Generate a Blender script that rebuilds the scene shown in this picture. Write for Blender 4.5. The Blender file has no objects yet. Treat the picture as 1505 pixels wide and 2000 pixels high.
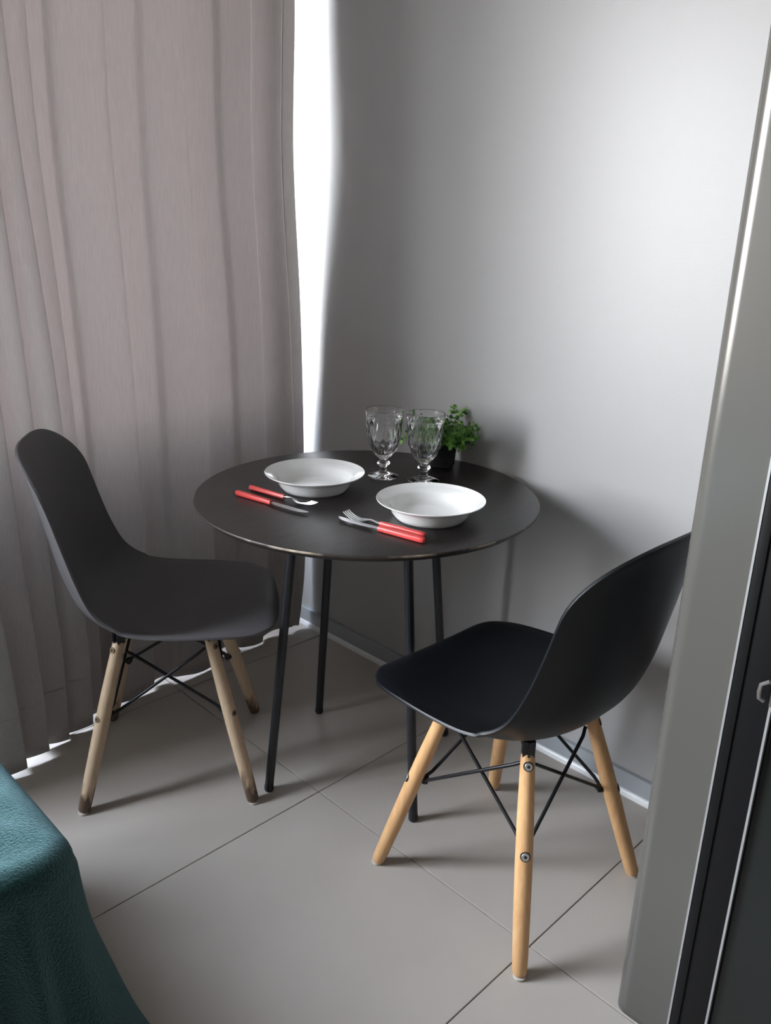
import bpy, bmesh, math, random
from mathutils import Vector, Matrix, noise

random.seed(7)
S = bpy.context.scene
COL = S.collection
PI = math.pi

# ------------------------------------------------------------------ camera
cd = bpy.data.cameras.new('camera')
cam = bpy.data.objects.new('camera', cd)
COL.objects.link(cam)
cd.sensor_fit = 'VERTICAL'
cd.sensor_height = 36.0
cd.lens = 36.0 * 1615.35 / 2000.0
cd.clip_start = 0.02
R_ = Vector((0.7130855, -0.7005049, 0.0283184))
U_ = Vector((0.2060498, 0.2480168, 0.9465892))
F_ = Vector((0.6701138, 0.6691641, -0.3211961))
M = Matrix((R_, U_, -F_)).transposed().to_4x4()
M.translation = Vector((-1.67546, 0.0, 1.32936))
cam.matrix_world = M
S.camera = cam

# ------------------------------------------------------------------ world: bright hazy sky over darker ground
SKY = 10.0
w = bpy.data.worlds.new('world')
S.world = w
w.use_nodes = True
nt = w.node_tree
nt.nodes.clear()
wo = nt.nodes.new('ShaderNodeOutputWorld')
bg = nt.nodes.new('ShaderNodeBackground')
tc = nt.nodes.new('ShaderNodeTexCoord')
sp = nt.nodes.new('ShaderNodeSeparateXYZ')
mr = nt.nodes.new('ShaderNodeMapRange')
mr.inputs['From Min'].default_value = -1
mr.inputs['From Max'].default_value = 1
rp = nt.nodes.new('ShaderNodeValToRGB')
e = rp.color_ramp.elements
e[0].position = 0.0; e[0].color = (0.12, 0.115, 0.10, 1)
e[1].position = 1.0; e[1].color = (0.75, 0.88, 1.1, 1)
x = e.new(0.44); x.color = (0.20, 0.19, 0.18, 1)
x = e.new(0.505); x.color = (0.95, 0.95, 0.95, 1)
x = e.new(0.70); x.color = (0.85, 0.92, 1.0, 1)
nt.links.new(tc.outputs['Generated'], sp.inputs[0])
nt.links.new(sp.outputs['Z'], mr.inputs['Value'])
nt.links.new(mr.outputs[0], rp.inputs[0])
nt.links.new(rp.outputs[0], bg.inputs['Color'])
bg.inputs['Strength'].default_value = SKY
nt.links.new(bg.outputs[0], wo.inputs['Surface'])

# portal in the window opening: it emits nothing, it only guides sky sampling
WX0, WX1, WZ0, WZ1 = -3.6, -0.09, 0.78, 2.50
pl = bpy.data.lights.new('window_portal', 'AREA')
pl.shape = 'RECTANGLE'
pl.size = WX1 - WX0
pl.size_y = WZ1 - WZ0
pl.cycles.is_portal = True
po = bpy.data.objects.new('window_portal', pl)
COL.objects.link(po)
po.location = ((WX0 + WX1) / 2, 2.36, (WZ0 + WZ1) / 2)
po.rotation_euler = (-PI / 2, 0, 0)

S.view_settings.view_transform = 'Standard'
S.view_settings.look = 'None'
S.view_settings.exposure = 2.25
S.view_settings.gamma = 1.0
S.view_settings.use_curve_mapping = False

# ------------------------------------------------------------------ helpers
def tag(o, label=None, cat=None, group=None, kind=None):
    if label: o['label'] = label
    if cat: o['category'] = cat
    if group: o['group'] = group
    if kind: o['kind'] = kind
    return o

def mesh(name, verts, faces, mat=None, parent=None, smooth=True, sharp=None):
    me = bpy.data.meshes.new(name)
    me.from_pydata([tuple(v) for v in verts], [], faces)
    me.validate()
    bm = bmesh.new(); bm.from_mesh(me)
    bmesh.ops.recalc_face_normals(bm, faces=bm.faces)
    bm.to_mesh(me); bm.free()
    if smooth:
        me.polygons.foreach_set('use_smooth', [True] * len(me.polygons))
        if sharp: me.set_sharp_from_angle(angle=math.radians(sharp))
    o = bpy.data.objects.new(name, me)
    if mat:
        me.materials.append(mat)
    COL.objects.link(o)
    if parent: o.parent = parent
    return o

def empty(name, loc=(0, 0, 0), rz=0.0, parent=None):
    o = bpy.data.objects.new(name, None)
    o.empty_display_size = 0.1
    COL.objects.link(o)
    o.location = loc
    o.rotation_euler = (0, 0, rz)
    if parent: o.parent = parent
    return o

class MB:
    """collects geometry into one mesh"""
    def __init__(s): s.v = []; s.f = []
    def add(s, vs, fs):
        n = len(s.v); s.v += [Vector(v) for v in vs]; s.f += [tuple(i + n for i in f) for f in fs]
    def grid(s, rows, close=False, cap0=False, cap1=False):
        n = len(s.v); m = len(rows[0])
        for r in rows: s.v += [Vector(p) for p in r]
        for i in range(len(rows) - 1):
            for j in range(m if close else m - 1):
                k = (j + 1) % m
                s.f.append((n + i * m + j, n + i * m + k, n + (i + 1) * m + k, n + (i + 1) * m + j))
        if cap0: s.f.append(tuple(n + j for j in range(m))[::-1])
        if cap1: s.f.append(tuple(n + (len(rows) - 1) * m + j for j in range(m)))
    def lathe(s, prof, seg=32, origin=(0, 0, 0), cap0=False, cap1=False):
        ox, oy, oz = origin
        s.grid([[(ox + r * math.cos(2 * PI * j / seg), oy + r * math.sin(2 * PI * j / seg), oz + z) for j in range(seg)] for r, z in prof], True, cap0, cap1)
    def tube(s, pts, rad, seg=12, cap=True):
        pts = [Vector(p) for p in pts]
        if not isinstance(rad, (list, tuple)): rad = [rad] * len(pts)
        rows = []; up = None
        for i, p in enumerate(pts):
            d = (pts[min(i + 1, len(pts) - 1)] - pts[max(i - 1, 0)]).normalized()
            if up is None:
                up = Vector((0, 0, 1)) if abs(d.z) < .9 else Vector((1, 0, 0))
            a = d.cross(up).normalized(); up = a.cross(d).normalized()
            rows.append([p + (a * math.cos(2 * PI * j / seg) + up * math.sin(2 * PI * j / seg)) * rad[i] for j in range(seg)])
        s.grid(rows, True, cap, cap)
    def box(s, x0, x1, y0, y1, z0, z1, b=0.0):
        if b <= 0:
            s.add([(x, y, z) for x in (x0, x1) for y in (y0, y1) for z in (z0, z1)],
                  [(0, 1, 3, 2), (4, 6, 7, 5), (0, 4, 5, 1), (2, 3, 7, 6), (0, 2, 6, 4), (1, 5, 7, 3)])
            return
        bm = bmesh.new()
        bmesh.ops.create_cube(bm, size=1)
        for v in bm.verts:
            v.co = Vector(((x0 + x1) / 2 + v.co.x * (x1 - x0), (y0 + y1) / 2 + v.co.y * (y1 - y0), (z0 + z1) / 2 + v.co.z * (z1 - z0)))
        bmesh.ops.bevel(bm, geom=list(bm.edges), offset=b, segments=2, affect='EDGES', profile=.5)
        bm.verts.index_update()
        s.add([v.co.copy() for v in bm.verts], [tuple(v.index for v in f.verts) for f in bm.faces])
        bm.free()
    def build(s, name, mat=None, parent=None, smooth=True, sharp=40):
        return mesh(name, s.v, s.f, mat, parent, smooth, sharp)

def interp(tab, t):
    """Catmull-Rom through (t, value-tuple) knots"""
    n = len(tab)
    i = 0
    while i < n - 2 and t > tab[i + 1][0]: i += 1
    t0, t1 = tab[i][0], tab[i + 1][0]
    u = min(max((t - t0) / (t1 - t0), 0), 1)
    p = [tab[max(i - 1, 0)], tab[i], tab[i + 1], tab[min(i + 2, n - 1)]]
    out = []
    for k in range(len(tab[0][1])):
        m1 = (p[2][1][k] - p[0][1][k]) / max(p[2][0] - p[0][0], 1e-6) * (t1 - t0)
        m2 = (p[3][1][k] - p[1][1][k]) / max(p[3][0] - p[1][0], 1e-6) * (t1 - t0)
        a, b = p[1][1][k], p[2][1][k]
        out.append((2 * u**3 - 3 * u**2 + 1) * a + (u**3 - 2 * u**2 + u) * m1 + (-2 * u**3 + 3 * u**2) * b + (u**3 - u**2) * m2)
    return out

def smoothstep(a, b, x):
    t = min(max((x - a) / (b - a), 0), 1); return t * t * (3 - 2 * t)

# ------------------------------------------------------------------ materials
def mat(name, color=(.5, .5, .5), rough=.5, metal=0.0, **kw):
    m = bpy.data.materials.new(name); m.use_nodes = True
    n = m.node_tree; b = n.nodes['Principled BSDF']
    b.inputs['Base Color'].default_value = (*color, 1)
    b.inputs['Roughness'].default_value = rough
    b.inputs['Metallic'].default_value = metal
    for k, v in kw.items():
        b.inputs[k.replace('_', ' ')].default_value = v
    return m

def N(m, typ, **kw):
    n = m.node_tree.nodes.new(typ)
    for k, v in kw.items(): setattr(n, k, v)
    return n
def L(m, a, b): m.node_tree.links.new(a, b)
def P(m): return m.node_tree.nodes['Principled BSDF']

def noise_node(m, scale, detail=4, stretch=None, coord='Object'):
    t = N(m, 'ShaderNodeTexCoord'); mp = N(m, 'ShaderNodeMapping')
    if stretch: mp.inputs['Scale'].default_value = stretch
    nz = N(m, 'ShaderNodeTexNoise'); nz.inputs['Scale'].default_value = scale; nz.inputs['Detail'].default_value = detail
    L(m, t.outputs[coord], mp.inputs[0]); L(m, mp.outputs[0], nz.inputs['Vector'])
    return nz

def vary(m, c0, c1, scale, detail=4, stretch=None, lo=.35, hi=.65):
    nz = noise_node(m, scale, detail, stretch)
    r = N(m, 'ShaderNodeValToRGB')
    r.color_ramp.elements[0].position = lo; r.color_ramp.elements[0].color = (*c0, 1)
    r.color_ramp.elements[1].position = hi; r.color_ramp.elements[1].color = (*c1, 1)
    L(m, nz.outputs['Fac'], r.inputs[0]); L(m, r.outputs[0], P(m).inputs['Base Color'])
    return r

def bump(m, scale, strength, dist=.001, detail=3, stretch=None, fac=None):
    b = N(m, 'ShaderNodeBump'); b.inputs['Strength'].default_value = strength; b.inputs['Distance'].default_value = dist
    if fac is None: fac = noise_node(m, scale, detail, stretch).outputs['Fac']
    L(m, fac, b.inputs['Height']); L(m, b.outputs[0], P(m).inputs['Normal'])

def weave(m, scale=900):
    """crossing threads as a height"""
    outs = []
    t = N(m, 'ShaderNodeTexCoord')
    for st in ((scale, scale, scale * .03), (scale * .03, scale * .03, scale)):
        mp = N(m, 'ShaderNodeMapping'); mp.inputs['Scale'].default_value = st
        nz = N(m, 'ShaderNodeTexNoise'); nz.inputs['Scale'].default_value = 1; nz.inputs['Detail'].default_value = 1
        L(m, t.outputs['Object'], mp.inputs[0]); L(m, mp.outputs[0], nz.inputs['Vector']); outs.append(nz.outputs['Fac'])
    a = N(m, 'ShaderNodeMath', operation='ADD'); L(m, outs[0], a.inputs[0]); L(m, outs[1], a.inputs[1])
    return a.outputs[0]

M_wall = mat('satin_grey_wall', (.43, .422, .42), .40, Specular_IOR_Level=.6)
wv = weave(M_wall, 420); bump(M_wall, 1, .12, .0008, fac=wv)
M_room = mat('painted_room_wall', (.12, .115, .11), .8)
M_ceil = mat('white_ceiling', (.34, .34, .335), .85)
M_base = mat('grey_satin_baseboard', (.36, .38, .40), .35)
M_white = mat('white_trim', (.85, .85, .86), .3)
M_grout = mat('dark_grout', (.10, .09, .08), .9)
M_tile = mat('greige_porcelain_tile', (.30, .275, .25), .42)
r_t = vary(M_tile, (.44, .395, .35), (.465, .42, .375), 5, 6)
geo = N(M_tile, 'ShaderNodeNewGeometry'); L(M_tile, geo.outputs['Position'], r_t.inputs[0].links[0].from_node.inputs['Vector'])
bump(M_tile, 260, .08, .0005)

M_blacktop = mat('black_stained_wood_top', (.02, .016, .015), .38)
vary(M_blacktop, (.008, .006, .006), (.022, .017, .015), 14, 6, (1, 14, 14))
bump(M_blacktop, 60, .18, .0006, 4, (1, 16, 16))
M_tedge = mat('worn_wooden_edge', (.05, .035, .03), .4)
vary(M_tedge, (.03, .022, .02), (.46, .38, .29), 9, 5, (1, 1, .6), .46, .60)
M_tunder = mat('dark_bevelled_underside', (.022, .015, .013), .45)
M_tleg = mat('black_powder_coated_steel', (.012, .013, .017), .42)
M_black = mat('black_moulded_plastic', (.0035, .0045, .0065), .42)
bump(M_black, 500, .06, .0004)
M_black.node_tree.nodes['Principled BSDF'].inputs['Specular IOR Level'].default_value = .3
M_hazed = mat('haze_lightened_charcoal_plastic', (.085, .080, .083), .6)  # charcoal shell, base colour raised to include the pale window glare over it
bump(M_hazed, 500, .06, .0004)
M_rod = mat('black_steel_rod', (.010, .010, .012), .35, .3)
M_bolt = mat('chrome_bolt', (.62, .62, .60), .42, 1.0)
M_socket = mat('dark_bolt_socket', (.01, .01, .01), .6)
M_ring = mat('brown_bolt_ring', (.22, .14, .08), .5)
M_glide = mat('clear_plastic_glide', (.62, .58, .52), .3)

def wood(name, c0, c1, stain=None):
    m = mat(name, c0, .42)
    r = vary(m, c0, c1, 22, 5, (5, 5, .5), .3, .7)
    if stain:
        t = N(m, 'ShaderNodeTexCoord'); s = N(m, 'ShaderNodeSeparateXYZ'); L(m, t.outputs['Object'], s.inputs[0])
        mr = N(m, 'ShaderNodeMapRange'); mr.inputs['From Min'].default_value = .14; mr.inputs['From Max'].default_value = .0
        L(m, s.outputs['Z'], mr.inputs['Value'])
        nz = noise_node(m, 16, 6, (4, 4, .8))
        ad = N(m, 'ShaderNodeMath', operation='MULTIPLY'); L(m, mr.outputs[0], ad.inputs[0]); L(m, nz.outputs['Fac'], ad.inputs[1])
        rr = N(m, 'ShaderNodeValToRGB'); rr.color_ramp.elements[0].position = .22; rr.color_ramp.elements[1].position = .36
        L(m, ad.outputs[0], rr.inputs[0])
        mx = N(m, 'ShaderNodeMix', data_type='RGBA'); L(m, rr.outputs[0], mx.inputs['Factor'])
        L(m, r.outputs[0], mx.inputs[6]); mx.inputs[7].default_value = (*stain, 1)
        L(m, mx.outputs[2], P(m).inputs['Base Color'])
    bump(m, 60, .08, .0005, 3, (6, 6, .6))
    return m
M_beech = wood('honey_beech_wood', (.62, .34, .15), (.72, .43, .21))
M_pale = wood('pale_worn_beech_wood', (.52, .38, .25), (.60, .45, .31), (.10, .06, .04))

M_porc = mat('white_porcelain', (.90, .90, .885), .12)
M_red = mat('coral_red_plastic', (.62, .060, .055), .32)
M_steel = mat('brushed_steel', (.52, .52, .52), .34, 1.0)
M_glass = mat('clear_pressed_glass', (1, 1, 1), .0, Transmission_Weight=1.0, IOR=1.46)
M_pot = mat('black_ribbed_pot', (.010, .010, .012), .6)
M_soil = mat('dark_moss', (.02, .03, .015), .9)
M_leaf = mat('green_artificial_leaf', (.10, .28, .04), .45)
vary(M_leaf, (.030, .12, .022), (.24, .50, .085), 60, 2, None, .4, .62)
M_stem = mat('green_plastic_stem', (.08, .16, .05), .6)

M_alu = mat('satin_aluminium_paint', (.12, .115, .105), .22, .35)
M_frame = mat('black_door_frame', (.004, .004, .0045), .5, Specular_IOR_Level=.2)
M_bead = mat('thin_bright_bead', (.45, .45, .45), .35, .6)
M_dglass = mat('dark_tinted_glass', (.010, .012, .011), .06, Specular_IOR_Level=.35)
M_latch = mat('dull_metal_latch', (.35, .34, .33), .35, .9)
M_upvc = mat('white_window_frame', (.75, .75, .75), .4)
M_rail = mat('white_curtain_rail', (.7, .7, .7), .4)

# window pane: transparent with a faint reflection
M_pane = bpy.data.materials.new('window_glass'); M_pane.use_nodes = True
n = M_pane.node_tree; n.nodes.clear()
o_ = n.nodes.new('ShaderNodeOutputMaterial'); mx = n.nodes.new('ShaderNodeMixShader')
tr = n.nodes.new('ShaderNodeBsdfTransparent'); gl = n.nodes.new('ShaderNodeBsdfGlossy'); gl.inputs['Roughness'].default_value = 0
fr = n.nodes.new('ShaderNodeFresnel'); fr.inputs['IOR'].default_value = 1.3
n.links.new(fr.outputs[0], mx.inputs[0]); n.links.new(tr.outputs[0], mx.inputs[1]); n.links.new(gl.outputs[0], mx.inputs[2]); n.links.new(mx.outputs[0], o_.inputs[0])

# curtain: woven linen, mostly opaque, a little light comes through
M_curt = bpy.data.materials.new('taupe_linen_curtain'); M_curt.use_nodes = True
n = M_curt.node_tree
pb = n.nodes['Principled BSDF']; out = n.nodes['Material Output']
pb.inputs['Roughness'].default_value = .9
pb.inputs['Sheen Weight'].default_value = .15
vary(M_curt, (.46, .43, .415), (.52, .49, .475), 420, 4, (1, 1, .05))
wv = weave(M_curt, 700); bump(M_curt, 1, .35, .001, fac=wv)
tl = n.nodes.new('ShaderNodeBsdfTranslucent'); tl.inputs['Color'].default_value = (.35, .32, .31, 1)
mx = n.nodes.new('ShaderNodeMixShader'); mx.inputs[0].default_value = .29
n.links.new(pb.outputs[0], mx.inputs[1]); n.links.new(tl.outputs[0], mx.inputs[2]); n.links.new(mx.outputs[0], out.inputs[0])

# fleece blanket
M_blank = mat('teal_green_fleece', (.02, .10, .10), 1.0, Specular_IOR_Level=.05, Sheen_Weight=.6, Sheen_Roughness=.45)
P(M_blank).inputs['Sheen Tint'].default_value = (.55, .85, .95, 1)
vary(M_blank, (.003, .022, .017), (.018, .064, .052), 300, 3)
nzb = noise_node(M_blank, 300, 4); nzb.inputs['Roughness'].default_value = .62
bump(M_blank, 1, 1.0, .0065, fac=nzb.outputs['Fac'])
M_matt = mat('white_mattress_cloth', (.6, .6, .58), .9)
M_bedwood = mat('dark_bed_base', (.05, .035, .025), .6)

# ------------------------------------------------------------------ room shell
RX0, RX1, RY0, RY1, RZ = -3.9, 0.02, -2.4, 2.26, 2.62
def struct(name, mb, m, smooth=False, label=None):
    o = mb.build(name, m, None, smooth); tag(o, label, None, None, 'structure'); return o

mb = MB(); mb.box(RX0 - .1, RX1 + .1, RY0 - .1, RY1 + .25, -.10, -.004)
floor = struct('floor', mb, M_grout, label='greige square porcelain tiles with thin dark joints')
T = 0.6439; XA, YB = -0.5537, 1.3258; G = .0012
tile_mesh = {}
for i in range(-6, 2):
    for j in range(-6, 3):
        x0, x1 = XA + i * T + G, XA + (i + 1) * T - G
        y0, y1 = YB + j * T + G, YB + (j + 1) * T - G
        x0, x1 = max(x0, RX0), min(x1, RX1 + .02); y0, y1 = max(y0, RY0), min(y1, RY1 + .2)
        if x1 - x0 < .01 or y1 - y0 < .01: continue
        mb = MB(); mb.box(-(x1 - x0) / 2, (x1 - x0) / 2, -(y1 - y0) / 2, (y1 - y0) / 2, -.008, 0, .0010)
        t = mb.build('tile', M_tile, floor, False)
        t.location = ((x0 + x1) / 2, (y0 + y1) / 2, random.uniform(-.00025, 0))

mb = MB(); mb.box(RX1, RX1 + .1, RY0, RY1 + .2, -.004, RZ)
struct('wall_right', mb, M_wall, label='satin grey wall beside the round table')
mb = MB(); mb.box(RX0 - .1, RX0, RY0, RY1, -.004, RZ); struct('wall_left', mb, M_room)
mb = MB(); mb.box(RX0, RX1, RY0 - .1, RY0, -.004, RZ); struct('wall_front', mb, M_room)
mb = MB(); mb.box(RX0, RX1, RY0, RY1, RZ, RZ + .1); struct('ceiling', mb, M_ceil)
mb = MB()
mb.box(RX0, WX0, RY1, RY1 + .18, -.004, RZ); mb.box(WX1, RX1, RY1, RY1 + .18, -.004, RZ)
mb.box(WX0, WX1, RY1, RY1 + .18, WZ1, RZ); mb.box(WX0, WX1, RY1, RY1 + .18, -.004, WZ0)
struct('wall_back', mb, M_room)

# window behind the curtain
win = empty('window_1', (0, RY1 + .05, 0)); tag(win, 'tall white framed window hidden behind the linen curtain', kind='structure')
mb = MB(); f = .05
mb.box(WX0, WX1, -.03, .03, WZ0, WZ0 + f); mb.box(WX0, WX1, -.03, .03, WZ1 - f, WZ1)
mb.box(WX0, WX0 + f, -.03, .03, WZ0, WZ1); mb.box(WX1 - f, WX1, -.03, .03, WZ0, WZ1)
for k in (1, 2):
    xm = WX0 + (WX1 - WX0) * k / 3; mb.box(xm - f / 2, xm + f / 2, -.03, .03, WZ0, WZ1)
mb.build('window_frame', M_upvc, win, False)
for k in range(3):
    a = WX0 + (WX1 - WX0) * k / 3 + f / 2; b = WX0 + (WX1 - WX0) * (k + 1) / 3 - f / 2
    mesh('pane', [(a, 0, WZ0 + f), (b, 0, WZ0 + f), (b, 0, WZ1 - f), (a, 0, WZ1 - f)], [(0, 1, 2, 3)], M_pane, win, False)

# baseboard and rounded white floor trim
mb = MB(); mb.box(.008, .0205, RY0, RY1, 0, .064, .001)
struct('baseboard_right', mb, M_base, True, 'flat grey baseboard strip')
mb = MB()
arc = [(.010 - .010, 0.0)] + [(.012 - .012 * math.cos(a), .018 * math.sin(a)) for a in [k * PI / 14 for k in range(1, 8)]]
arc = [(x, z + .0001) for x, z in arc]
mb.grid([[(x, y, z) for x, z in arc] for y in (RY0, RY1)])
struct('trim_1', mb, M_white, True, 'rounded white strip where wall meets floor')

# ------------------------------------------------------------------ curtain
rail = empty('curtain_rail', (0, 2.02, 2.52)); tag(rail, 'white curtain rail fixed above the linen curtain', 'curtain rail')
mb = MB(); mb.box(-1.75, -.08, -.025, .025, 0, .10, .003); mb.build('track', M_rail, rail)
for xx in (-1.7, -.1):
    mb = MB(); mb.box(xx - .03, xx + .03, -.028, .028, -.006, .004, .001); mb.build('end_cap', M_rail, rail)

XL, XR = -1.55, -.07
def edge_x(z):
    return -1.67546 + 1.67546 * 1.0462 + 1.0462 * interp([(0.0, (-.108,)), (.10, (-.094,)), (.24, (-.080,)), (.50, (-.083,)), (.80, (-.086,)), (1.11, (-.095,)), (1.53, (-.116,)), (1.9, (-.108,)), (2.6, (-.104,))], z)[0]
NU, NZ = 620, 70
# pleat centres (phase knots): many narrow ones on the left, wide soft ones on the right
edges = [(.03, .035, .03, 1), (.10, .04, .035, 1), (.17, .035, .03, 1), (.24, .04, .035, 1), (.31, .035, .03, 1), (.375, .032, .028, 1),
         (.412, .030, .026, 1), (.448, .032, .030, 1), (.492, .034, .034, 1), (.535, .020, .030, -1), (.60, .028, .055, 1), (.685, .018, .05, -1),
         (.745, .026, .06, 1), (.835, .020, .05, -1), (.895, .016, .035, 1), (.968, .010, .018, 1)]
rows = []
for iz in range(NZ + 1):
    z = .012 + (2.50 - .012) * (iz / NZ)
    k = (1 - iz / NZ)                       # 1 at the hem
    row = []
    for iu in range(NU + 1):
        u = iu / NU
        x = XL + (edge_x(z) - XL) * u
        yb = 2.045 + .006 * u - .120 * k**3 * (1 - smoothstep(.30, .52, u)) + .03 * k**2 * smoothstep(.6, .9, u) * (1 - smoothstep(.9, 1, u))
        d = 0; dx = 0
        for q, (c, a, wd, sg) in enumerate(edges):
            # each pleat: cloth swells gently forward, then turns back sharply at its edge
            cc = c + .010 * k * math.sin(q * 2.1) + .004 * math.sin(z * 1.7 + q)
            t = (cc - u) * sg / (wd * (1 + .35 * k))          # > 0 on the swelling side
            amp = a * (.75 + .55 * k) * (.9 + .1 * math.sin(q * 1.7 + z * 2))
            if t > 0: g = math.exp(-t * t * .9)
            else: g = math.exp(-(t / .16)**2)
            d -= amp * g
            dx += sg * amp * .42 * math.exp(-(t / .22)**2)
        d += .004 * noise.noise(Vector((u * 6, z * .5, 3.1))) + .006 * k * noise.noise(Vector((u * 16, z * .5, 7)))
        hem = .010 * math.sin(u * 41) * (k > .995) + (.006 * u if k > .995 else 0)
        row.append((x + dx, yb + d, z + hem))
    rows.append(row)
mb = MB(); mb.grid(rows)
cur = mb.build('curtain', M_curt, None, True, None)
sol = cur.modifiers.new('thickness', 'SOLIDIFY'); sol.thickness = .0012
tag(cur, 'taupe grey linen curtain hanging in soft pleats to the floor', 'curtain')
# stitched hem and side seam, set 2 mm proud of the cloth on the room side
def off(p, d): return (p[0], p[1] - d, p[2])
mb = MB()
hz = [r for r in rows if r[0][2] < .13]
iz = len(hz)
r0, r1 = rows[iz], rows[iz + 1]
mb.grid([[off(p, .0008) for p in r0], [(a[0], a[1] - .0026, a[2] + .003) for a in r0], [(a[0], a[1] - .0008, a[2] + .006) for a in r0]])
mb.build('hem_stitching', M_curt, cur, True, None)
mb = MB(); js = int(NU * .974)
mb.grid([[(r[js][0] - .0015, r[js][1] - .0008, r[js][2]), (r[js][0], r[js][1] - .0030, r[js][2]), (r[js][0] + .0015, r[js][1] - .0008, r[js][2])] for r in rows])
mb.build('side_seam', M_curt, cur, True, None)

# ------------------------------------------------------------------ sliding door at the right edge
DX = -.55                                    # face plane, looks towards -x
YE, YBk, YGl = .499, .397, .337
door = empty('door_1', (DX, 0, 0)); tag(door, 'silver and black framed dark glass sliding door, nearest the camera at right', kind='structure')
mb = MB()
# silver post: rounded far edge towards the window
sec = []
R0 = .026
for a in [k * PI / 2 / 10 for k in range(11)]:
    sec.append((R0 - R0 * math.cos(a), YE - R0 + R0 * math.sin(a)))
sec = [(0, YBk), (0, YE - R0 - .002)] + sec + [(R0 + .002, YE), (.065, YE), (.065, YBk)]
mb.grid([[(x, y, 0) for x, y in sec], [(x, y, 2.3) for x, y in sec]], True, True, True)
mb.build('door_post', M_alu, door, True, 35)
mb = MB(); mb.box(.0, .045, YGl, YBk - .002, 0, 2.3, .002); mb.box(-.003, .0, YBk - .018, YBk - .004, 0, 2.3, .001); mb.build('black_stile', M_frame, door, True)
mb = MB(); mb.box(-.0025, .004, YBk - .0028, YBk + .0005, 0, 2.3); mb.build('bead', M_bead, door, False)
mb = MB(); mb.box(-.0025, .004, YGl - .003, YGl + .0005, 0, 2.3); mb.build('bead', M_bead, door, False)
mb = MB(); mb.box(.008, .014, -.75, YGl, .0, 2.3); mb.build('glass_pane', M_dglass, door, False)
mb = MB(); mb.box(.03, .045, -.8, YGl, 0, 2.3); mb.build('back_panel', M_frame, door, False)
mb = MB(); mb.box(.0, .045, -.81, -.75, 0, 2.3, .002); mb.build('black_stile', M_frame, door, True)
mb = MB(); mb.box(-.002, .06, -.81, YE, 2.3, RZ, .002); mb.build('lintel', M_alu, door, True)
# latch
mb = MB()
pts = [(-.002, .336, .742), (-.010, .342, .744), (-.014, .350, .738), (-.014, .351, .726), (-.013, .350, .716), (-.009, .344, .712)]
for k in range(len(pts) - 1):
    pass
rows2 = []
for (x, y, z) in pts:
    rows2.append([(x, y, z - .0), (x + .004, y - .0015, z), (x + .004, y - .0015 - .001, z - .001), (x + .001, y - .001, z - .001)])
mb.tube(pts, .0030, 8); mb.box(-.006, .0, .328, .338, .704, .764, .002)
mb.build('latch', M_latch, door, True)
tag(door.children[-1], 'dull metal hook latch')

# ------------------------------------------------------------------ bed with blanket
BX1, BY0, BX0, BY1, BZ = -1.290, .955, -3.0, 1.66, .497
bed = empty('bed', ((BX0 + BX1) / 2, (BY0 + BY1) / 2, 0)); tag(bed, 'low bed under the teal fleece blanket in the bottom left corner', 'bed')
cx, cy = bed.location.x, bed.location.y
mb = MB(); mb.box(BX0 + .03 - cx, BX1 - .03 - cx, BY0 + .03 - cy, BY1 - .03 - cy, .12, .26, .01); mb.build('bed_base', M_bedwood, bed)
mb = MB(); mb.box(BX0 + .02 - cx, BX1 - .02 - cx, BY0 + .02 - cy, BY1 - .02 - cy, .26, .485, .035); mb.build('mattress', M_matt, bed)
for sx in (BX0 + .1, BX1 - .1):
    for sy in (BY0 + .1, BY1 - .1):
        mb = MB(); mb.lathe([(.0, 0), (.022, 0), (.027, .12)], 16, (sx - cx, sy - cy, 0), False, True); mb.build('leg', M_bedwood, bed)

def perim(s, inset=0.0, rc=.07):
    """point and outward normal on the rounded bed outline; s in metres measured from the far end of the +x side towards the camera"""
    x0, x1, y0, y1 = BX0, BX1, BY0, BY1
    segs = [('l', (x1, y1 - rc), (x1, y0 + rc)), ('c', (x1 - rc, y0 + rc), 0, -PI / 2), ('l', (x1 - rc, y0), (x0 + rc, y0)),
            ('c', (x0 + rc, y0 + rc), -PI / 2, -PI), ('l', (x0, y0 + rc), (x0, y1 - rc)), ('c', (x0 + rc, y1 - rc), PI, PI / 2),
            ('l', (x0 + rc, y1), (x1 - rc, y1)), ('c', (x1 - rc, y1 - rc), PI / 2, 0)]
    for g in segs:
        if g[0] == 'l':
            a, b = Vector(g[1]), Vector(g[2]); ln = (b - a).length
            if s <= ln:
                d = (b - a) / ln; nn = Vector((-d.y, d.x)); 
                p = a + d * s
                c = Vector(((x0 + x1) / 2, (y0 + y1) / 2))
                if nn.dot(p - c) < 0: nn = -nn
                return p, nn
        else:
            ln = rc * PI / 2
            if s <= ln:
                a = g[2] + (g[3] - g[2]) * s / ln
                nn = Vector((math.cos(a), math.sin(a))); return Vector(g[1]) + nn * rc, nn
        s -= ln
    return Vector((x1, y1 - rc)), Vector((1, 0))
rc = .07
TOT = 2 * (BX1 - BX0 - 2 * rc) + 2 * (BY1 - BY0 - 2 * rc) + 2 * PI * rc
s_corner = BY1 - BY0 - 2 * rc + rc * PI / 4
NP = 900
ctr = Vector(((BX0 + BX1) / 2, (BY0 + BY1) / 2))
rings = []
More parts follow.
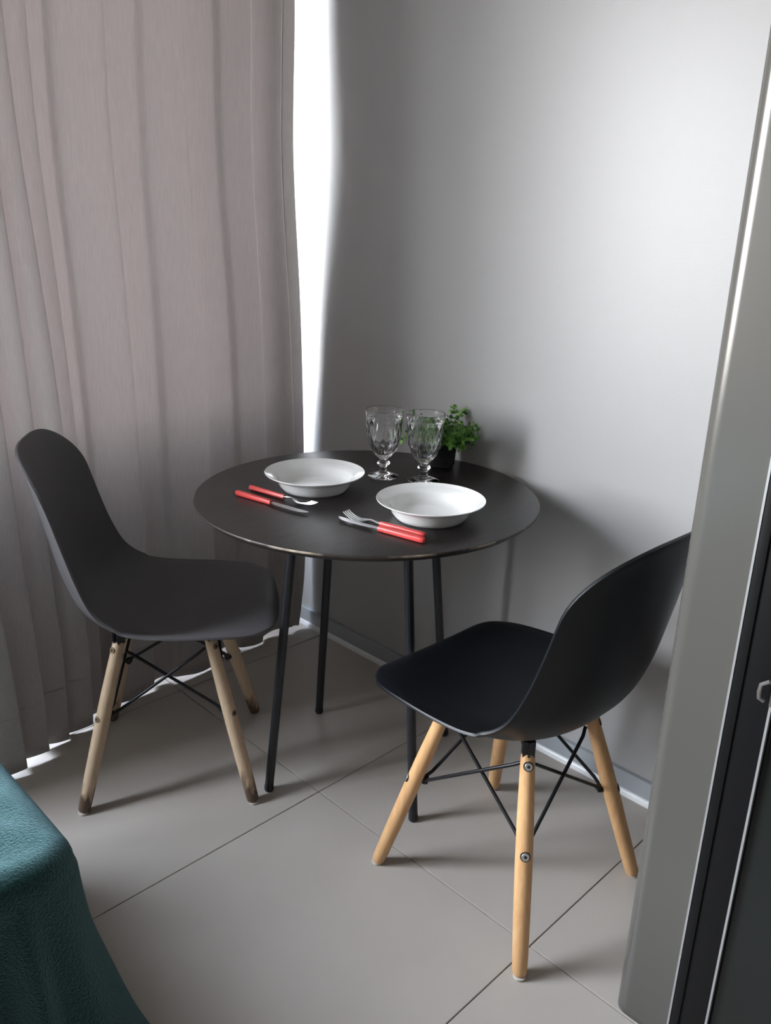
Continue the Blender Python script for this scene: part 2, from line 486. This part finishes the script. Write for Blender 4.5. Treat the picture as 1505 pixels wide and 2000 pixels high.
def fold(s, t):
    """outward offset of the hanging cloth at drop fraction t"""
    dc = s - s_corner
    f = .012 * t + .040 * t * t
    f += .070 * t**1.4 * math.exp(-(dc / .10)**2)                     # cone at the corner
    f += t**.65 * .050 * math.exp(-((dc - .085) / .020)**2)
    f += t**.65 * .065 * math.exp(-((dc - .20) / .032)**2)
    f += t**.65 * .050 * math.exp(-((dc - .36) / .04)**2)
    f += t * .018 * math.sin(s * 17 + .6) * (1 - math.exp(-(dc / .2)**2))
    f -= t * .045 * math.exp(-((dc - .125) / .025)**2) - t * .02 * math.exp(-((dc - .03) / .02)**2) + t * .02 * math.exp(-((dc + .12) / .04)**2)
    return f
prof = []
for k in range(9): prof.append(('top', 1 - k / 8))
for k in range(1, 9): prof.append(('round', k / 8))
for k in range(1, 29): prof.append(('drop', k / 28))
for kind, t in prof:
    ring = []
    for i in range(NP):
        s = TOT * i / NP
        p, nn = perim(s)
        rr = .045
        if kind == 'top':
            e_ = p - nn * rr
            q = e_.lerp(Vector((min(max(e_.x, BX0 + .3), BX1 - .33), ctr.y)), t * .98)
            z = BZ + .012 * noise.noise(Vector((q.x * 7, q.y * 7, 0))) + .006 * noise.noise(Vector((q.x * 19, q.y * 19, 4)))
            z += .003 * math.sin((q.x * .6 + q.y) * 60 + 3 * noise.noise(Vector((q.x * 5, q.y * 5, 2)))) * math.exp(-((q - Vector((BX1 - .1, 1.2))).length / .25)**2)
        elif kind == 'round':
            a = t * PI / 2
            q = p - nn * rr + nn * rr * math.sin(a); z = BZ - rr + rr * math.cos(a) + .012 * noise.noise(Vector((q.x * 7, q.y * 7, 0))) * (1 - t)
        else:
            q = p + nn * (fold(s, t) + .006 * noise.noise(Vector((s * 9, t * 3, 1)))); z = (BZ - rr) * (1 - t) + .006
        ring.append((q.x, q.y, z))
    rings.append(ring)
mb = MB(); mb.grid(rings, True, True)
bl = mb.build('blanket', M_blank, None, True, None)
tag(bl, 'teal green fleece blanket draped over the bed in folds', 'blanket')

# ------------------------------------------------------------------ table
TX, TY, TZ, TR = -.3885, 1.347, .744, .4015
tab = empty('round_table', (TX, TY, 0), 0); tag(tab, 'round black wooden table on four splayed black steel legs', 'table')
mb = MB(); mb.lathe([(0.0, TZ - .0035), (.3, TZ - .0035), (TR - .006, TZ - .0035)], 96, cap0=False)
mb = MB(); mb.lathe([(.0005, TZ), (.2, TZ), (TR - .0035, TZ), (TR - .0012, TZ - .0008)], 128, cap0=True)
mb.build('tabletop', M_blacktop, tab, True, 40)
mb = MB(); mb.lathe([(TR - .0012, TZ - .0008), (TR, TZ - .0022), (TR, TZ - .0048), (TR - .0018, TZ - .0062)], 128)
tag(mb.build('table_edge', M_tedge, tab, True, 40), 'thin worn edge with chipped pale wood')
mb = MB(); mb.lathe([(TR - .0018, TZ - .0062), (TR - .012, TZ - .016), (TR - .035, TZ - .024), (.0005, TZ - .024)], 128, cap1=True)
mb.build('bevelled_underside', M_tunder, tab, True, 40)
mb = MB(); zt = TZ - .024
for k in range(4):
    a = -.2589 + k * PI / 2
    c, s_ = math.cos(a), math.sin(a)
    vs = []
    for r_, h in ((.02, .012), (.205, .012)):
        for z in (zt - .008, zt):
            vs += [(r_ * c - h * s_, r_ * s_ + h * c, z), (r_ * c + h * s_, r_ * s_ - h * c, z)]
    mb.add(vs, [(0, 1, 3, 2), (4, 6, 7, 5), (0, 4, 5, 1), (2, 3, 7, 6), (0, 2, 6, 4), (1, 5, 7, 3)])
mb.lathe([(.0005, zt), (.05, zt), (.05, zt - .009), (.0005, zt - .009)], 24)
mb.build('leg_frame', M_tleg, tab, True, 30)
for k in range(4):
    a = -.2589 + k * PI / 2
    c, s_ = math.cos(a), math.sin(a)
    rt, rb = .186, .2616
    mb = MB(); mb.tube([(rb * c, rb * s_, .006), (rt * c, rt * s_, zt - .001)], .0108, 20)
    lg = mb.build('leg', M_tleg, tab, True, 40)
    mb = MB(); mb.lathe([(.0005, 0), (.0095, 0), (.0115, .003), (.0115, .012), (.0109, .016)], 20, (rb * c, rb * s_, 0), True)
    mb.build('foot_cap', M_tleg, lg, True, 40)

# ------------------------------------------------------------------ chairs
# shell curves: t from front lip to top of back: (centre s, centre z, rim s, rim z, half width)
shell_tab = [
    (0.00, (.268, .432, .262, .446, .165)),
    (0.05, (.250, .447, .246, .455, .195)),
    (0.14, (.190, .446, .186, .462, .218)),
    (0.25, (.105, .434, .105, .468, .230)),
    (0.36, (.015, .425, .020, .472, .232)),
    (0.45, (-.060, .424, -.050, .480, .229)),
    (0.53, (-.130, .440, -.098, .497, .222)),
    (0.60, (-.188, .487, -.135, .533, .214)),
    (0.68, (-.222, .560, -.163, .597, .207)),
    (0.77, (-.243, .650, -.186, .672, .203)),
    (0.86, (-.261, .745, -.212, .763, .200)),
    (0.94, (-.278, .822, -.240, .832, .190)),
    (1.00, (-.292, .870, -.272, .880, .182)),
]
def shell_mesh():
    NT, NQ = 56, 36
    rows = []
    for i in range(NT + 1):
        ti = i / NT
        row = []
        for j in range(NQ + 1):
            q = math.sin(PI / 2 * (-1 + 2 * j / NQ))
            qa = min(abs(q), 1.0)
            tf = .135 * (1 - math.sqrt(1 - qa**3.2)); tb = 1 - .150 * (1 - math.sqrt(1 - qa**3.2))
            t = tf + (tb - tf) * ti
            cs, cz, rs, rz, hw = interp(shell_tab, t)
            # half width at the very ends narrows smoothly (rounded corners)
            b = qa**2.6
            s = cs + (rs - cs) * b; z = cz + (rz - cz) * b
            # small turned-out lip at the rim
            lip = smoothstep(.90, 1.0, qa)
            waist = math.exp(-((t - .55) / .16)**2)
            v = q * hw + math.copysign(.006, q) * lip * waist
            z += -.004 * lip * (t < .5)
            row.append((s, v, z))
        rows.append(row)
    mb = MB(); mb.grid(rows); return mb

def rim_point(t): return interp(shell_tab, t)

def make_chair(name, loc, rz, m_shell, m_leg, chrome, label):
    root = empty(name, loc, rz); tag(root, label, 'chair')
    sh = shell_mesh().build('seat_shell', m_shell, root, True, None)
    so = sh.modifiers.new('thickness', 'SOLIDIFY'); so.thickness = .0065; so.offset = -1 if False else 0
    bv = sh.modifiers.new('edge', 'BEVEL'); bv.width = .0022; bv.segments = 2; bv.limit_method = 'ANGLE'; bv.angle_limit = math.radians(50)
    Hd, Hr = .402, .148                     # leg top height and radial distance
    Fd = .2825
    def leg_axis(z): return Fd + (Hr - Fd) * z / Hd
    for k in range(4):
        a = PI / 4 + k * PI / 2
        c, s_ = math.cos(a), math.sin(a)
        def at(z, dr=0.0, dt=0.0):
            r = leg_axis(z) + dr
            return Vector((r * c - dt * s_, r * s_ + dt * c, z))
        mb = MB()
        zs = [(.005, .0118), (.010, .0142), (.03, .0150), (.10, .0162), (.20, .0170), (.28, .0165), (.34, .0152), (.38, .0142), (.397, .0138), (.402, .0115)]
        mb.tube([at(z) for z, r in zs], [r for z, r in zs], 24)
        lg = mb.build('leg', m_leg, root, True, 50)
        mb = MB(); p = at(0)
        mb.lathe([(.0005, 0), (.0105, 0), (.0122, .0015), (.0122, .0055)], 20, (p.x, p.y, 0), True, True)
        mb.build('glide', M_glide, lg, True, 40)
        # bolts on the outer face of the leg
        axis = (at(0) - at(Hd)).normalized(); outd = Vector((c, s_, 0)); outd = (outd - axis * outd.dot(axis)).normalized()
        for zb, rl in ((.382, .0142), (.222, .0168)):
            q = at(zb) + outd * (rl - .0022)
            mb = MB()
            if chrome:
                mb.tube([q, q + outd * .0032, q + outd * .0040], [.0078, .0078, .0066], 18)
                bo = mb.build('bolt', M_bolt, lg, True, 30)
                mb = MB(); mb.tube([q, q + outd * .0044], [.0030, .0030], 12); mb.build('bolt_socket', M_socket, lg, True, 40)
                mb = MB(); mb.tube([q, q + outd * .0026], [.0100, .0096], 18); mb.build('washer', M_socket, lg, True, 40)
            else:
                mb.tube([q, q + outd * .0027], [.0080, .0076], 18); mb.build('bolt_ring', M_ring, lg, True, 40)
                mb = MB(); mb.tube([q, q + outd * .0031], [.0036, .0034], 14); mb.build('bolt_socket', M_socket, lg, True, 40)
        # slotted bracket at the leg top, reaching the shell
        mb = MB()
        rtop = leg_axis(Hd)
        zc = .435 if k in (0, 3) else .433
        pr = [(-.016, .325), (-.013, .40), (-.013, zc), (.013, zc), (.013, .398), (-.004, .395), (-.004, .335)]
        vs = []
        for dt in (-.0022, .0022):
            for dr, z in pr:
                vs.append((at(min(z, .402), dr, dt).x, at(min(z, .402), dr, dt).y, z))
        n_ = len(pr)
        fs = [tuple(range(n_))[::-1], tuple(range(n_, 2 * n_))] + [(i, (i + 1) % n_, (i + 1) % n_ + n_, i + n_) for i in range(n_)]
        mb.add(vs, fs)
        # wider block between wood and shell
        b0 = at(.402, 0); vs = []
        for z in (.399, zc):
            for dr in (-.010, .010):
                for dt in (-.0115, .0115):
                    r = leg_axis(.402) + dr
                    vs.append((r * c - dt * s_, r * s_ + dt * c, z))
        mb.add(vs, [(0, 1, 3, 2), (4, 6, 7, 5), (0, 4, 5, 1), (2, 3, 7, 6), (0, 2, 6, 4), (1, 5, 7, 3)])
        mb.build('leg_bracket', M_rod, root, True, 30)
        # lower clip
        q = at(.222, -.0185); mb = MB()
        mb.tube([q + Vector((c, s_, 0)) * .006, q, q - Vector((c, s_, 0)) * .010, q - Vector((c, s_, 0)) * .011 - Vector((0, 0, .002))], [.0055, .0090, .0090, .004], 14)
        mb.build('clip', M_rod, root, True, 40)
    # crossing rods: top of each leg to the clip of both neighbours
    for k in range(4):
        a0 = PI / 4 + k * PI / 2
        for sgn in (1, -1):
            a1 = a0 + sgn * PI / 2
            zt_, zb_ = .375, .226
            r0 = leg_axis(zt_) - .019; r1 = leg_axis(zb_) - .021
            p0 = Vector((r0 * math.cos(a0 + sgn * .05), r0 * math.sin(a0 + sgn * .05), zt_))
            p1 = Vector((r1 * math.cos(a1 - sgn * .03), r1 * math.sin(a1 - sgn * .03), zb_))
            d = (p1 - p0).normalized()
            inw = Vector((-math.cos((a0 + a1) / 2), -math.sin((a0 + a1) / 2), 0)) * (.0045 * sgn)
            mb = MB(); mb.tube([p0, p0 + d * .02 + inw, p1 - d * .02 + inw, p1], .0038, 10)
            mb.build('brace_rod', M_rod, root, True, 50)
    # mounting cross below the shell
    mb = MB()
    for k in range(4):
        a = PI / 4 + k * PI / 2; c, s_ = math.cos(a), math.sin(a)
        vs = []
        for r, h in ((.0, .010), (.155, .010)):
            for z in (.4065, .4125):
                vs += [(r * c - h * s_, r * s_ + h * c, z), (r * c + h * s_, r * s_ - h * c, z)]
        mb.add(vs, [(0, 1, 3, 2), (4, 6, 7, 5), (0, 4, 5, 1), (2, 3, 7, 6), (0, 2, 6, 4), (1, 5, 7, 3)])
    mb.build('mounting_cross', M_rod, root, True, 30)
    return root

make_chair('dining_chair', (-.4214, .8468, 0), 1.5438, M_black, M_beech, True,
           'black plastic shell chair with honey wooden legs and chrome bolts, nearest the door')
make_chair('dining_chair', (-.7377, 1.6811, 0), -.6404, M_hazed, M_pale, False,
           'charcoal shell chair, colour lightened for glare haze, with pale worn stained legs, in front of the curtain')

# ------------------------------------------------------------------ plates
def plate(loc, label):
    root = empty('soup_plate', loc); tag(root, label, 'plate', 'white soup plates on the table')
    pr = [(.0005, .0045), (.062, .0045), (.073, .007), (.081, .015), (.087, .0275), (.092, .0325), (.104, .0365), (.1155, .0415), (.1178, .0432), (.1185, .0425),
          (.1178, .0408), (.106, .0342), (.093, .0290), (.0895, .0255), (.0845, .0120), (.0775, .0035), (.0750, .0), (.0720, .0), (.0705, .0022), (.0005, .0022)]
    mb = MB(); mb.lathe(pr, 96, cap0=True, cap1=True)
    mb.build('plate_body', M_porc, root, True, 60)
    return root
plate((-.462, 1.452, TZ + .0002), 'white soup plate at the far side, behind the left knife and fork')
plate((-.403, 1.133, TZ + .0002), 'white soup plate nearest the black chair, beside the red fork on the right')

# ------------------------------------------------------------------ goblets
def goblet(loc, rz, label):
    root = empty('wine_goblet', loc, rz); tag(root, label, 'glass', 'pressed glass goblets on the table')
    seg = 150
    outer = [(.0375, .0), (.0385, .0012), (.0380, .0030), (.0300, .0060), (.0200, .0095), (.0130, .0125), (.0105, .0155), (.0098, .0200), (.0098, .0255), (.0120, .0280),
             (.0155, .0315), (.0165, .0345), (.0150, .0375), (.0112, .0405), (.0100, .0430), (.0108, .0460), (.0150, .0500)]
    bowl = [(.0225, .0565), (.0285, .0640), (.0340, .0730), (.0380, .0830), (.0410, .0940), (.0430, .1050), (.0445, .1160), (.0455, .1270), (.0460, .1380), (.0463, .1480), (.0465, .1560), (.0467, .1620), (.0469, .1680), (.0467, .1705)]
    inner = [(.0461, .1713), (.0455, .1706), (.0451, .1600), (.0446, .1450), (.0428, .1300), (.0412, .1150), (.0386, .1000), (.0350, .0870), (.0300, .0760), (.0225, .0680), (.0130, .0625), (.0005, .0610)]
    # refine bowl rings so the diamond facets read
    br = []
    for i in range(len(bowl) - 1):
        for k in range(3):
            f = k / 3; br.append((bowl[i][0] + (bowl[i + 1][0] - bowl[i][0]) * f, bowl[i][1] + (bowl[i + 1][1] - bowl[i][1]) * f))
    br.append(bowl[-1])
    rows = []
    kn = [(i, p) for i, p in enumerate(outer)]
    outer = [tuple(interp(kn, i / 4)) for i in range(4 * (len(kn) - 1) + 1)]
    for r, z in outer:
        rows.append([(r * math.cos(2 * PI * j / seg), r * math.sin(2 * PI * j / seg), z) for j in range(seg)])
    for r, z in br:
        row = []
        h = (z - .050) / .105
        amp = .0024 * smoothstep(.052, .062, z) * (1 - smoothstep(.148, .158, z))
        for j in range(seg):
            a = 2 * PI * j / seg
            n_ = 15
            u = a * n_ / (2 * PI); vv = h * 2.4
            # diamond lattice: distance to the two families of oblique ridges
            d1 = abs(((u + vv) % 1) - .5) * 2; d2 = abs(((u - vv) % 1) - .5) * 2
            g = min(d1, d2)                        # 0 on groove lines
            rr = r - amp * (1 - g) * 1.1
            row.append((rr * math.cos(a), rr * math.sin(a), z))
        rows.append(row)
    for r, z in inner:
        rows.append([(r * math.cos(2 * PI * j / seg), r * math.sin(2 * PI * j / seg), z) for j in range(seg)])
    mb = MB(); mb.grid(rows, True, True, True)
    mb.build('goblet_body', M_glass, root, True, 24)
    return root
goblet((-.262, 1.424, TZ + .0002), .1, 'clear diamond-cut glass goblet standing left, between plates and wall')
goblet((-.213, 1.331, TZ + .0002), .35, 'clear diamond-cut glass goblet in front of the potted plant')

# ------------------------------------------------------------------ cutlery
def handle(root, ln):
    rows = []
    for x, w_, h_ in ((0, .0040, .0040), (.002, .0058, .0052), (.01, .0064, .0058), (ln * .5, .0060, .0056), (ln - .006, .0052, .0052), (ln, .0046, .0048)):
        ring = []
        for j in range(16):
            a = 2 * PI * j / 16
            cx_, sx_ = math.cos(a), math.sin(a)
            ring.append((x, math.copysign(abs(cx_)**.55, cx_) * w_, .0060 + math.copysign(abs(sx_)**.55, sx_) * h_))
        rows.append(ring)
    mb = MB(); mb.grid(rows, True, True, True)
    o = mb.build('handle', M_red, root, True, 45); tag(o, 'coral red plastic handle')

def knife(loc, rz, label, flip=1):
    root = empty('table_knife', loc, rz); tag(root, label, 'knife', 'red handled table knives')
    ln = .112; handle(root, ln)
    pts = [(0, -.0042, .0042), (.012, -.0048, .0044), (.018, -.0075, .0050), (.040, -.0082, .0055), (.070, -.0080, .0060), (.090, -.0062, .0065), (.102, -.001, .0068), (.108, .0050, .0062)]
    rows = []
    for x, y0, y1 in pts:
        th = .0010
        y0_, y1_ = y0 * flip, y1 * flip
        rows.append([(ln + x, y0_, .0062), (ln + x, (y0_ + y1_) / 2, .0062 + th), (ln + x, y1_, .0062 + th * 1.3), (ln + x, y1_, .0062 - th * 1.3), (ln + x, (y0_ + y1_) / 2, .0062 - th)])
    mb = MB(); mb.grid(rows, True, True, True); mb.build('blade', M_steel, root, True, 30)
    return root

def fork(loc, rz, label, roll=0.0):
    root = empty('table_fork', loc, rz); root.rotation_euler = (roll, 0, rz); tag(root, label, 'fork', 'red handled table forks')
    ln = .112; handle(root, ln)
    # neck and head: (x, half width, z)
    hd = [(0, .0030, .0060), (.012, .0028, .0075), (.022, .0030, .0085), (.030, .0060, .0070), (.036, .0098, .0045), (.044, .0110, .0030), (.050, .0112, .0030)]
    rows = []
    for x, w_, z in hd:
        row = [(ln + x, w_ * q, z + .0012 * abs(q)) for q in (-1, -.5, 0, .5, 1)]
        row += [(p[0], p[1], p[2] - .0014) for p in row[::-1]]
        rows.append(row)
    mb = MB(); mb.grid(rows, True, True, True)
    for q in range(4):
        y = -.0096 + q * .0064
        rr = []
        for x, w_, z in ((.048, .0018, .0030), (.060, .0015, .0035), (.072, .0013, .0062), (.082, .0011, .0105), (.090, .0006, .0155)):
            rr.append([(ln + x, y - w_, z), (ln + x, y + w_, z), (ln + x, y + w_, z - .0014), (ln + x, y - w_, z - .0014)])
        mb.grid(rr, True, True, True)
    mb.build('fork_head', M_steel, root, True, 40)
    return root
def ang(a, b): return math.atan2(b[1] - a[1], b[0] - a[0])
Z0 = TZ + .0002
a, b = (-.633, 1.528), (-.603, 1.308)
knife((a[0], a[1], Z0), ang(a, b), 'red handled steel knife, nearest the left rim of the table', 1)
a, b = (-.589, 1.539), (-.562, 1.345)
fork((a[0], a[1], Z0 + .0012), ang(a, b), 'red handled steel fork resting beside the left knife, before the far plate', math.radians(-24))
a, b = (-.531, 1.031), (-.570, 1.236)
knife((a[0], a[1], Z0), ang(a, b), 'red handled steel knife at the front of the table', -1)
a, b = (-.509, 1.050), (-.545, 1.250)
fork((a[0], a[1], Z0), ang(a, b), 'red handled steel fork between the front knife and the near plate', 0)

# ------------------------------------------------------------------ potted plant
pot_c = (-.068, 1.398)
plant = empty('potted_plant', (pot_c[0], pot_c[1], TZ + .0002), .45); tag(plant, 'small leafy green artificial plant in a black square pot', 'potted plant')
def sqr(h, r, n_=32):
    out = []
    for j in range(n_):
        a = 2 * PI * j / n_; c, s_ = math.cos(a), math.sin(a)
        k = (abs(c)**6 + abs(s_)**6)**(-1 / 6)
        out.append((r * k * c, r * k * s_, h))
    return out
rows = [sqr(0, .0255), sqr(.001, .0275)]
nrib = 9
for k in range(nrib):
    z0 = .002 + k * .0066
    r = .0285 + .0045 * k / nrib
    rows += [sqr(z0, r - .0010), sqr(z0 + .0016, r + .0006), sqr(z0 + .0042, r + .0006), sqr(z0 + .0060, r - .0010)]
rows += [sqr(.0635, .0335), sqr(.066, .0335), sqr(.066, .0305), sqr(.056, .0300)]
mb = MB(); mb.grid(rows, True, True, True); mb.build('pot', M_pot, plant, True, 35)
mb = MB(); mb.lathe([(.0005, .062), (.018, .061), (.0285, .057)], 20, cap0=True); mb.build('moss', M_soil, plant)

def add_leaf(mb, base, d, up, size):
    side = d.cross(up).normalized(); nrm = side.cross(d).normalized()
    pts = []
    outl = [(0, 0), (.28, .30), (.62, .42), (.92, .28), (1.05, 0), (.92, -.28), (.62, -.42), (.28, -.30)]
    n0 = [base + d * (x * size) + side * (y * size) + nrm * (.10 * size * abs(y) / .42 - .12 * size * x * x) for x, y in outl]
    mid = base + d * (.55 * size) - nrm * (.06 * size)
    vs = n0 + [mid]
    fs = [(i, (i + 1) % 8, 8) for i in range(8)]
    mb.add(vs, fs)

rnd = random.Random(21)
NSP = 40
for k in range(NSP):
    a = k * 2.399963 + rnd.uniform(-.2, .2)
    fr_ = math.sqrt((k + .5) / NSP)
    lean = fr_ * 1.25 + rnd.uniform(-.1, .1)
    ln = (.098 - .006 * fr_) * rnd.uniform(.7, 1.22)
    wc = math.cos(a + .45); 
    if wc > .3 and fr_ > .4: ln *= .8            # shorter towards the wall
    p = Vector((.018 * fr_ * math.cos(a), .018 * fr_ * math.sin(a), .058))
    d = Vector((math.sin(lean * .55) * math.cos(a), math.sin(lean * .55) * math.sin(a), math.cos(lean * .55)))
    pts = [p.copy()]; ds = [d.copy()]
    n_ = 7
    for i in range(n_):
        d = (d + Vector((math.cos(a) * .12, math.sin(a) * .12, -.13 * lean)) + Vector((rnd.uniform(-.06, .06), rnd.uniform(-.06, .06), 0))).normalized()
        p = p + d * ln / n_; pts.append(p.copy()); ds.append(d.copy())
    mb = MB(); mb.tube(pts, [.0009] * len(pts), 5)
    stem = mb.build('sprig_stem', M_stem, plant)
    mb = MB()
    for i in range(2, len(pts)):
        ax = ds[i]
        ref = Vector((0, 0, 1)) if abs(ax.z) < .85 else Vector((1, 0, 0))
        s1 = ax.cross(ref).normalized(); s2 = ax.cross(s1).normalized()
        for q in range(3):
            th = i * 1.05 + q * 2 * PI / 3 + rnd.uniform(-.3, .3)
            od = (s1 * math.cos(th) + s2 * math.sin(th)) * .85 + ax * .55
            add_leaf(mb, pts[i], od.normalized(), ax, rnd.uniform(.0115, .0165))
    add_leaf(mb, pts[-1], ds[-1], s1, .009)
    mb.build('sprig_leaves', M_leaf, stem, True, None)
